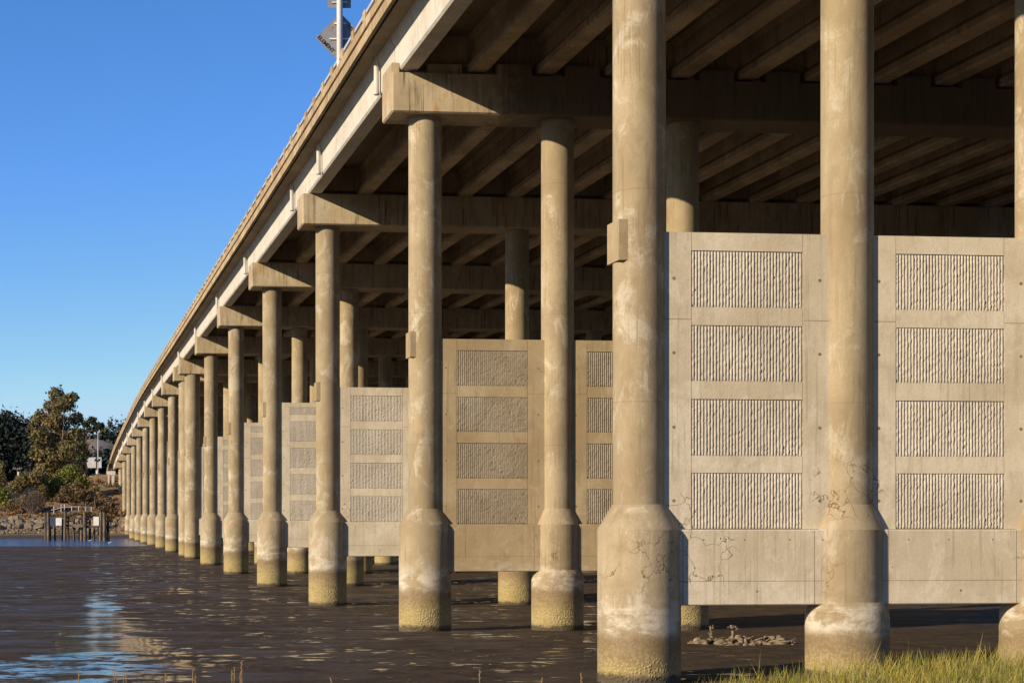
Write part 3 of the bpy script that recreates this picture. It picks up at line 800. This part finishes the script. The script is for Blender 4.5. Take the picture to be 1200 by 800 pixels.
# low scrub on the slope (uncountable)
r_ = np.random.default_rng(77)
for nm, lab, mt, cnt, xr, tr_, sz in (('scrub', 'low brown and rust scrub dotted over the far bank', 'brush', 260, (-135, -86), (9, 62), (.35, 1.3)), ('dry_grass', 'orange dry grass tufts on the far bank slope', 'rust', 420, (-150, -84), (7, 60), (.3, .9))):
    cs = []; rr = []
    for k in range(cnt):
        x = r_.uniform(*xr); t = r_.uniform(*tr_); y = SH + t; q = r_.uniform(*sz)
        cs.append((x, y, bank_z(x, y) + q * .3)); rr.append((q * 1.3, q, q * .7))
    V, F, T = leaves(cs, rr, cnt * 45, .2, 99 + cnt, shell=.3)
    tag(put(nm, np_mesh(nm, V, F, M[mt], T)), lab, kind='stuff')

# distant woods (uncountable)
def woods(name, label, D0, D1, xp0, xp1, fz, n, size, rad, mat, seed, yspread=1.):
    r = np.random.default_rng(seed); cs = []; rr = []
    for k in range(n):
        D = r.uniform(D0, D1); x = px(r.uniform(xp0, xp1), 0, D).x; v = r.random() ** .6
        z = fz(x / D) * D * v; cs.append((x, D, z + r.uniform(-1, 2))); s = rad * r.uniform(.7, 1.3); rr.append((s, s, s * 1.1))
    V, F, T = leaves(cs, rr, n * 110, size, seed, shell=.7)
    tag(put(name, np_mesh(name, V, F, M[mat], T)), label, kind='stuff')
woods('woods', 'dark tree cover on the hill at the left edge', 690, 720, -90, 105, f1, 520, .85, 6., 'woods', 51)
woods('ridge_woods', 'tree line along the distant ridge', 1880, 1900, -60, 480, f3, 420, 2.4, 13., 'ridge', 52)
f4 = hx(1000, [(-200, 560), (60, 548), (80, 542), (100, 545), (128, 540), (160, 538), (300, 550)])
woods('hedge_woods', 'brown tree belt below the golden hill', 980, 1000, 70, 180, f4, 130, 1.4, 8., 'ridge', 53)

# shore rocks: riprap, nobody could count it
r = random.Random(9); V = []; F = []
def rock(c, s, V, F, r):
    b = len(V); seg = 6; rings = [(0.25, -.7), (.95, -.25), (1, .25), (.55, .75)]
    for (q, z) in rings:
        for k in range(seg):
            th = 2 * math.pi * k / seg + r.uniform(-.25, .25); j = q * r.uniform(.75, 1.2)
            V.append((c[0] + math.cos(th) * j * s[0], c[1] + math.sin(th) * j * s[1], c[2] + (z + r.uniform(-.15, .15)) * s[2]))
    for i in range(3):
        for k in range(seg):
            j = (k + 1) % seg; F.append((b + i * seg + k, b + i * seg + j, b + i * seg + seg + j, b + i * seg + seg + k))
    t = len(V); V.append((c[0], c[1], c[2] + s[2] * .9))
    for k in range(seg): F.append((b + 3 * seg + k, b + 3 * seg + (k + 1) % seg, t, t))
for k in range(2900):
    x = r.uniform(-150, -45); t = r.uniform(2.5, 11) if r.random() < .85 else r.uniform(9, 16)
    y = SH + 4 * math.sin(x * .02) + 2 * math.sin(x * .071 + 1) + t
    big = t > 6 and t < 11 and r.random() < .22; s = r.uniform(.6, 1.3) if big else r.uniform(.15, .42)
    rock((x, y, bank_z(x, y) + s * .2), (s * r.uniform(.8, 1.4), s, s * r.uniform(.6, 1.)), V, F, r)
me = bpy.data.meshes.new('riprap'); me.from_pydata(V, [], [tuple(dict.fromkeys(f)) for f in F]); me.materials.append(M['rock'])
tag(put('riprap', me), 'grey and tan riprap boulders along the far shoreline', kind='stuff')

# ------------------------------------------------------------------ old timber pier
D = 292.; WZp = WZ - 1
o = empty('timber_pier', (px(88, 0, D).x, D, WZp)); tag(o, 'ruined timber pier of leaning piles standing in the river at the far shore', 'pier')
def loc(x, y, dy=0): p = px(x, y, D) - Vector(o.location); return Vector((p.x, dy, p.z))
def pile(x, ytop, w, dy, mat, lean=0.):
    m = MB(); a = loc(x + lean, ytop, dy); b = loc(x, 640, dy); m.tube([b, b.lerp(a, .5), a], [w * 1.5, w * 1.42, w * 1.3], 10); m.build('pile', M[mat], o, 40)
for x, yt, w, dy, mt, ln in [(61, 607, .13, 1.8, 'timber', 0), (69.5, 604, .13, 2., 'timber', .2), (84, 608, .14, 1.6, 'timber', 0), (89.5, 606, .15, 2.2, 'timber', -.2), (107, 605, .14, 1.9, 'timber', .2), (52.8, 600, .22, .5, 'timber', -.3), (57, 600, .22, 0, 'timber_pale', -.6), (54.6, 603, .2, 2, 'timber', 0), (76, 599, .2, 0, 'timber_pale', .4), (77.3, 606, .15, 1.5, 'timber', 0),
                          (94, 604, .2, .8, 'timber_pale', 0), (96.5, 601, .22, 1.6, 'timber', 0), (100, 600, .24, 0, 'timber_pale', -.6), (102, 606, .16, 2, 'timber', 0),
                          (112, 606, .15, 2.2, 'timber', 0), (118, 600, .24, 0, 'timber_pale', .3), (120.4, 601, .2, 1.2, 'timber', 0), (122.6, 600, .24, 0, 'timber_pale', -.3), (124, 604, .2, 1.6, 'timber', 0)]:
    pile(x, yt, w, dy, mt, ln)
for (x0, x1, y, h, dy) in [(57, 76, 607, .18, .3), (76, 100, 606.5, .16, .4), (76, 88, 615.5, .22, .3), (86, 100, 615.5, .3, -.25), (100, 118, 608, .16, .3), (100, 122, 617, .22, .3), (80, 88, 622, .14, .3)]:
    m = MB(); a = loc(x0, y, dy); b = loc(x1, y, dy); m.box(a.x, b.x, dy - .1, dy + .1, a.z - h, a.z + h); m.build('beam', M['timber_pale' if dy < 0 else 'timber'], o)
def board(name, label, x0, x1, y0, y1, mat, cat, dy=-.35):
    a = px(x0, y1, D); b = px(x1, y0, D); e = empty(name, ((a.x + b.x) / 2, D + dy, a.z)); tag(e, label, cat)
    w = (b.x - a.x) / 2; h = b.z - a.z
    m = MB(); m.box(-w, w, -.03, .03, 0, h, ch=.01); m.build('panel', M[mat], e)
    m = MB(); m.box(-w * .7, -w * .7 + .1, .032, .12, -.3, h + .2); m.box(w * .7 - .1, w * .7, .032, .12, -.3, h + .2); m.build('batten', M['timber'], e)
board('white_board', 'white square board on the pier between the paired piles and the lone pile', 66, 73, 606.5, 615.5, 'white', 'board')
board('white_board', 'white square board on the pier nearest the bridge', 110, 116.5, 605, 615.5, 'white', 'board')
board('dark_board', 'dark blue board on the pier beside the left white board', 59, 65.4, 605, 616, 'bluedark', 'board', -.2)

# guard rail on the bank path
m = MB(); g = empty('guard_rail', px(80, 596, 333)); tag(g, 'low white guard rail running along the bank behind the pier', 'guard rail')
P0 = [px(60, 597.5, 333), px(72, 594.6, 334), (px(84, 593.5, 335)), px(94, 593.6, 336), px(108, 594, 338)]
q = [p - Vector(g.location) for p in P0]; m.tube(q, .11, 6); m.build('rail', M['white'], g)
for x in (63, 71.5, 75.5, 84, 92, 100, 107):
    yy = 595 - .0; p = px(x, np.interp(x, [60, 72, 84, 94, 108], [597.5, 594.6, 593.5, 593.6, 594]), 334.6) - Vector(g.location)
    m = MB(); m.box(p.x - .07, p.x + .07, p.y - .05, p.y + .05, p.z - .9, p.z + (.7 if x in (63, 71.5, 75.5) else .1)); m.build('post', M['galv'], g)

# highway sign board and mast on the far approach
D = 420.
a = px(94, 548, D); b = px(119, 535.5, D); e = empty('road_sign_board', ((a.x + b.x) / 2, D, 10)); tag(e, 'large grey rectangular road sign seen from behind on the far approach', 'road sign')
w = (b.x - a.x) / 2; m = MB(); m.box(-w, w, -.05, .05, a.z - 10, b.z - 10, ch=.015); m.build('sign_panel', simple('grey_sign_back', (.50, .50, .52), .6, (.42, .42, .45), 1), e)
for xx, wd in ((-w * .55, .16), (w * .55, .16)):
    m = MB(); m.box(xx - wd, xx + wd, -.3, -.06, -4, b.z - 9.9); m.build('post', M['timber'], e)
for f in (.2, .5, .8):
    m = MB(); zz = a.z - 10 + (b.z - a.z) * f; m.box(-w * .96, w * .96, -.058, -.052 - .01, zz - .05, zz + .05); m.build('stiffener', M['galv'], e)
D = 412.
p0 = px(114.8, 575, D); e = empty('camera_mast', (p0.x, D, p0.z)); tag(e, 'thin white mast with solar panel standing in front of the grey sign board', 'mast')
m = MB(); m.tube([(0, 0, 0), (0, 0, px(0, 502, D).z - p0.z)], [.13, .09], 8); m.build('pole', M['white'], e)
z = px(0, 539, D).z - p0.z; m = MB(); m.hexa([(-.9, -.5, z - .3), (.7, -.5, z - .3), (.7, .3, z + .35), (-.9, .3, z + .35), (-.9, -.52, z - .24), (.7, -.52, z - .24), (.7, .28, z + .41), (-.9, .28, z + .41)]); m.build('solar_panel', M['ink'], e)
for zz, xx in ((px(0, 553, D).z, -.2), (px(0, 557, D).z, .35)):
    zz -= p0.z; m = MB(); m.box(xx - .28, xx + .28, -.4, -.14, zz - .5, zz + .5, ch=.03); m.build('equipment_box', M['white'], e)
# utility pole in front of the dark hill
D = 430.
p0 = px(20.5, 575, D); e = empty('utility_pole', (p0.x, D, p0.z)); tag(e, 'pale utility pole with crossarm against the dark hill at the left', 'utility pole')
hz = px(0, 548, D).z - p0.z; m = MB(); m.tube([(0, 0, 0), (0, 0, hz)], [.2, .15], 8); m.build('pole', M['timber_pale'], e)
m = MB(); m.box(-1.2, 1.2, -.2, -.06, hz - .4, hz - .16); m.build('crossarm', M['timber_pale'], e)
m = MB(); m.lathe([(.28, hz - 2.2), (.3, hz - 2.1), (.3, hz - 1.2), (.26, hz - 1.1)], 10, .35, -.1); m.build('transformer', M['white'], e)
for xx in (-1.1, -.6, .6, 1.1):
    m = MB(); m.lathe([(.05, hz - .15), (.07, hz - .05), (.04, hz + .1)], 8, xx, -.13); m.build('insulator', M['white'], e)

# gulls
def gull(x, y, D, label):
    p = px(x, y, D); e = empty('gull', (p.x, D, WZ + .02)); tag(e, label, 'gull', 'gulls resting on the river')
    m = MB(); vs = []
    prof = [(-.28, .02, .10), (-.2, .06, .11), (-.05, .10, .12), (.1, .09, .14), (.18, .06, .18), (.22, .055, .26), (.26, .06, .31), (.31, .035, .31), (.35, .01, .30)]
    m.tube([(a, 0, c) for a, b, c in prof], [b for a, b, c in prof], 10); m.build('body', M['white'], e, 60)
    m = MB(); m.tube([(.14, -.085, .16), (-.05, -.1, .15), (-.33, -.03, .14)], [.015, .045, .01], 6); m.tube([(.14, .085, .16), (-.05, .1, .15), (-.33, .03, .14)], [.015, .045, .01], 6); m.build('wings', M['galv'], e)
gull(105.5, 634, 285, 'white gull on the water just below the pier'); gull(128.5, 638, 262, 'white gull on the water close to the far bridge columns')

# ------------------------------------------------------------------ signs on the bridge rail
dS = 1.80; b0 = free(dS, 571, 190)
e = empty('road_sign_post', b0); tag(e, 'white post carrying a diamond sign seen from behind, fixed to the bridge rail', 'road sign')
top = 4.6; m = MB(); m.tube([(0, 0, 0), (0, 0, top)], .125, 24); m.build('post', M['white'], e, 40)
zc = px(0, 43, b0.y).z - b0.z; hw = 1.05; rr = .1
def diamond(hw, rr, n=5):
    pts = []
    for k in range(4):
        a0 = k * math.pi / 2; cx, cz = (hw - rr * 1.41) * math.cos(a0), (hw - rr * 1.41) * math.sin(a0)
        for j in range(n):
            a = a0 - math.pi / 4 + math.pi / 2 * j / (n - 1); pts.append((cx + rr * math.cos(a), cz + rr * math.sin(a)))
    return pts
dp = diamond(hw, rr); yb = .19
m = MB(); m.sweep([[(x, yb, zc + z) for x, z in dp], [(x, yb + .02, zc + z) for x, z in dp]]); m.build('diamond_sign', M['signback'], e)
m = MB(); dp2 = diamond(hw - .0, rr); di = diamond(hw - .05, rr)
vs = [(x, yb - .004, zc + z) for x, z in dp2] + [(x, yb - .004, zc + z) for x, z in di]; n = len(dp2)
m.add(vs, [(k, (k + 1) % n, n + (k + 1) % n, n + k) for k in range(n)]); m.build('sign_rim', M['signback'], e)
m = MB()
for zz in (zc - .05, zc + .05 - .9 * .0 + .55): m.box(-.45 if zz < zc else -.25, .45 if zz < zc else .25, yb - .055, yb - .006, zz - .03, zz + .03)
m.build('bracket', M['white'], e)
def text(s, size, locl, rot, mat):
    cu = bpy.data.curves.new('lettering', 'FONT'); cu.body = s; cu.size = size; cu.extrude = .002; cu.align_x = 'CENTER'; cu.align_y = 'CENTER'; cu.offset = .006
    t = bpy.data.objects.new('tmp', cu); C.objects.link(t); bpy.context.view_layer.update()
    me = bpy.data.meshes.new_from_object(t.evaluated_get(bpy.context.evaluated_depsgraph_get())); bpy.data.objects.remove(t)
    me.materials.clear(); me.materials.append(mat); o = put('lettering', me, e, locl); o.rotation_euler = rot; return o
text('ELEMENT', .22, (-.60, yb - .008, zc - .27), (R(90), R(45), 0), M['ink'])
text('TEAM', .2, (.50, yb - .008, zc + .33), (R(90), R(45), 0), M['ink'])
text('ek', .16, (-.32, yb - .008, zc + .45), (R(90), R(-30), 0), M['pinkink'])
# upper rectangular sign
z1 = px(0, 8, b0.y).z - b0.z
m = MB(); m.box(-.52, .45, yb, yb + .02, z1, z1 + .7, ch=.006); m.build('plate_sign', M['signback'], e)
m = MB(); m.box(-.35, .3, yb - .05, yb - .004, z1 + .2, z1 + .26); m.build('bracket', M['galv'], e)

# ------------------------------------------------------------------ debris on the mud
def wz(xp, yp):
    """world point on the mud seen at pixel (xp, yp)"""
    lo, hi = .9, 6.
    for _ in range(40):
        mid = (lo + hi) / 2; h = float(ground_h(np.array([0.]), np.array([mid * 1800]))[0]); y = 604 - h / mid
        if y > yp: lo = mid
        else: hi = mid
    return px(xp, yp, lo * 36)
def lump(m, c, s, r):
    V = []; F = []; rock(c, s, V, F, r); m.add(V, [tuple(dict.fromkeys(f)) for f in F])
def debris(xp, yp, label, kind, seed):
    p = wz(xp, yp); r = random.Random(seed); e = empty('driftwood_heap' if kind != 'frame' else 'debris_frame', (p.x, p.y, p.z)); tag(e, label, 'debris', 'barnacled debris on the mud')
    m = MB(); s = p.y / 1800; W = {'frame': 17, 'post': 22, 'heap': 22}[kind] * s
    for k in range({'frame': 34, 'post': 46, 'heap': 60}[kind]):
        x = r.uniform(-W, W); hgt = (1 - (x / W) ** 2) * .2
        lump(m, (x, r.uniform(-.6, .6) if k % 3 == 0 else r.uniform(-.25, .25), r.uniform(-.06, hgt) if k % 3 else -.02), (r.uniform(.07, .2), r.uniform(.06, .15), r.uniform(.05, .15)), r)
    for k in range(14):
        x = r.uniform(-W, W); a = r.uniform(-.6, .6); L0 = r.uniform(.15, .4)
        m.tube([(x, r.uniform(-.2, .2), r.uniform(.02, .15)), (x + math.cos(a) * L0, r.uniform(-.2, .2), .12 + math.sin(a) * L0 * .7)], [.03, .018], 6)
    m.build('branches', M['debris'], e, 60)
    if kind == 'frame':
        m = MB(); m.tube([(.16, 0, 0), (.13, 0, .3), (.10, 0, .55)], [.06, .05, .035], 8); m.tube([(.13, 0, .34), (.19, .02, .58)], [.035, .025], 8); m.tube([(.13, 0, .2), (.03, .03, .34)], [.035, .02], 7)
        for q in range(9): lump(m, (.14 + r.uniform(-.05, .05), r.uniform(-.05, .05), r.uniform(.05, .5)), (.05, .05, .05), r)
        m.build('upright', M['debris'], e, 60)
    if kind == 'post':
        m = MB(); m.tube([(-.12, 0, 0), (-.11, 0, .42)], [.055, .045], 8)
        for q in range(16):
            a = r.uniform(0, 6.28); q2 = r.uniform(0, .13); lump(m, (-.11 + math.cos(a) * q2 * 1.2, r.uniform(-.05, .05), .5 + math.sin(a) * q2 * .8), (r.uniform(.04, .08), .06, r.uniform(.03, .06)), r)
        m.build('crusted_head', M['debris'], e, 60)
debris(829, 753, 'crusted rubble with a forked upright stick on the mud, leftmost of the pale debris', 'frame', 3)
debris(863, 754, 'pale crusted debris with a lumpy round head on a short post', 'post', 4)
debris(907, 754, 'long low heap of crusted branches, rightmost of the pale debris', 'heap', 5)

# ------------------------------------------------------------------ foreground grass
def gh(x, y):
    X = np.array([x / U]); Dd = np.array([y / U]); return ZC + float(ground_h(X, Dd)[0]) * U
N = 21000; P = []
xs_ = rng.uniform(.2, 9.6, N * 2); ys_ = rng.uniform(11.5, 24., N * 2)
X = xs_ / U; Dd = ys_ / U
hgt = ZC + ground_h(X, Dd) * U
pxx = 600 + xs_ / ys_ * 1800
edge = np.interp(pxx, [600, 730, 800, 880, 1000, 1250], [0, .08, .6, .9, 1., 1.])
ok = (pxx > 640) & (pxx < 1330) & (rng.random(N * 2) < edge) & (ys_ < 22.5)
xs_, ys_, hgt, edge = xs_[ok][:N], ys_[ok][:N], hgt[ok][:N], edge[ok][:N]
n = len(xs_)
clump = np.array([noise.noise((a * 1.1, b * 1.1, 0)) for a, b in zip(xs_, ys_)])
Lh = (.40 + .30 * rng.random(n) + .2 * clump) * (.55 + .45 * edge); tall = rng.random(n) < .02; Lh[tall] *= 1.35
az = rng.normal(.6, 1.3, n); bend = Lh * rng.uniform(.02, .42, n); w = rng.uniform(.004, .009, n)
dx, dy = np.cos(az), np.sin(az)
rows = []
yaw = rng.uniform(0, math.pi, n); wx, wy = np.cos(yaw), np.sin(yaw)
segs = [(0, 1), (.35, .9), (.7, .6), (1, .06)]
for f, ws in segs:
    b = bend * f * f
    cx = xs_ + dx * b; cy = ys_ + dy * b; cz = hgt - .03 + Lh * f * (1 - .12 * f)
    rows.append(np.stack([cx - wx * w * ws, cy - wy * w * ws, cz], 1)); rows.append(np.stack([cx + wx * w * ws, cy + wy * w * ws, cz], 1))
V = np.stack(rows, 1).reshape(-1, 3); b = np.arange(n) * 8
F = np.concatenate([np.stack([b + 2 * k, b + 2 * k + 1, b + 2 * k + 3, b + 2 * k + 2], 1) for k in range(3)])
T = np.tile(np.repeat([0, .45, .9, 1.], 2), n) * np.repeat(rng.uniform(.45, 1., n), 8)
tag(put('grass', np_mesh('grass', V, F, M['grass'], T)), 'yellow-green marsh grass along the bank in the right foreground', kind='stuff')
# sparse dry stems at the lower left
m = MB(); r = random.Random(12)
for xp, yt in [(134, 783), (137, 790), (145, 782), (148, 786), (194, 789), (226, 784), (229, 790), (272, 786), (275, 782), (283, 775), (282, 787), (388, 795), (562, 785), (635, 795), (681, 789), (92, 787)]:
    D = 20.; a = px(xp, yt, D); x0 = a.x + r.uniform(-.05, .05); g0 = gh(x0, D) - .1
    mid = Vector(((x0 + a.x) / 2 + r.uniform(-.02, .02), D, (g0 + a.z) / 2))
    m.tube([(x0, D, g0), mid, a], [.006, .006, .004], 5)
    for k in range(7):
        z = a.z - k * .022; m.tube([(a.x, D, z), (a.x + r.uniform(-.025, .025), D, z + .02)], [.006, .003], 4)
tag(m.build('reeds', M['straw']), 'scattered thin dry stems along the near edge at the lower left', kind='stuff')

# ------------------------------------------------------------------ light, sky, camera
AZ = R(52); EL = R(22)
ts = Vector((-math.sin(AZ) * math.cos(EL), -math.cos(AZ) * math.cos(EL), math.sin(EL)))
sl = bpy.data.lights.new('sun', 'SUN'); sl.energy = 6.0; sl.angle = R(.5); sl.color = (1., .82, .57)
so = bpy.data.objects.new('sun', sl); C.objects.link(so); so.rotation_euler = ts.to_track_quat('Z', 'Y').to_euler()
w = bpy.data.worlds.new('World'); bpy.context.scene.world = w; w.use_nodes = True; nt = w.node_tree
sky = nt.nodes.new('ShaderNodeTexSky'); sky.sky_type = 'NISHITA'; sky.sun_disc = False; sky.sun_elevation = EL; sky.sun_rotation = math.pi + AZ
sky.air_density = .72; sky.dust_density = .15; sky.ozone_density = 6.
hs = nt.nodes.new('ShaderNodeHueSaturation'); hs.inputs['Saturation'].default_value = 1.03
mn = nt.nodes.new('ShaderNodeVectorMath'); mn.operation = 'MINIMUM'; mn.inputs[1].default_value = (3.2, 4.7, 5.9)
gn = nt.nodes.new('ShaderNodeVectorMath'); gn.operation = 'MULTIPLY'; gn.inputs[1].default_value = (1.13, 1.24, 1.36)
nt.links.new(sky.outputs[0], gn.inputs[0]); sp = nt.nodes.new('ShaderNodeSeparateXYZ'); cb = nt.nodes.new('ShaderNodeCombineXYZ'); pw = nt.nodes.new('ShaderNodeMath'); pw.operation = 'POWER'; pw.inputs[1].default_value = 1.3
nt.links.new(gn.outputs[0], sp.inputs[0]); nt.links.new(sp.outputs[0], pw.inputs[0]); nt.links.new(pw.outputs[0], cb.inputs[0]); nt.links.new(sp.outputs[1], cb.inputs[1]); nt.links.new(sp.outputs[2], cb.inputs[2])
nt.links.new(cb.outputs[0], mn.inputs[0]); nt.links.new(mn.outputs[0], hs.inputs['Color']); nt.links.new(hs.outputs[0], nt.nodes['Background'].inputs[0])
nt.nodes['Background'].inputs[1].default_value = .15
cd = bpy.data.cameras.new('camera'); cd.lens = 54; cd.sensor_width = 36; cd.shift_y = 204 / 1200; cd.clip_end = 9000; cd.clip_start = .3
co = bpy.data.objects.new('camera', cd); C.objects.link(co); co.location = (0, 0, ZC); co.rotation_euler = (R(90), 0, 0)
sc = bpy.context.scene; sc.camera = co
sc.view_settings.view_transform = 'Standard'; sc.view_settings.look = 'None'; sc.view_settings.exposure = 0
sc.render.engine = 'CYCLES'
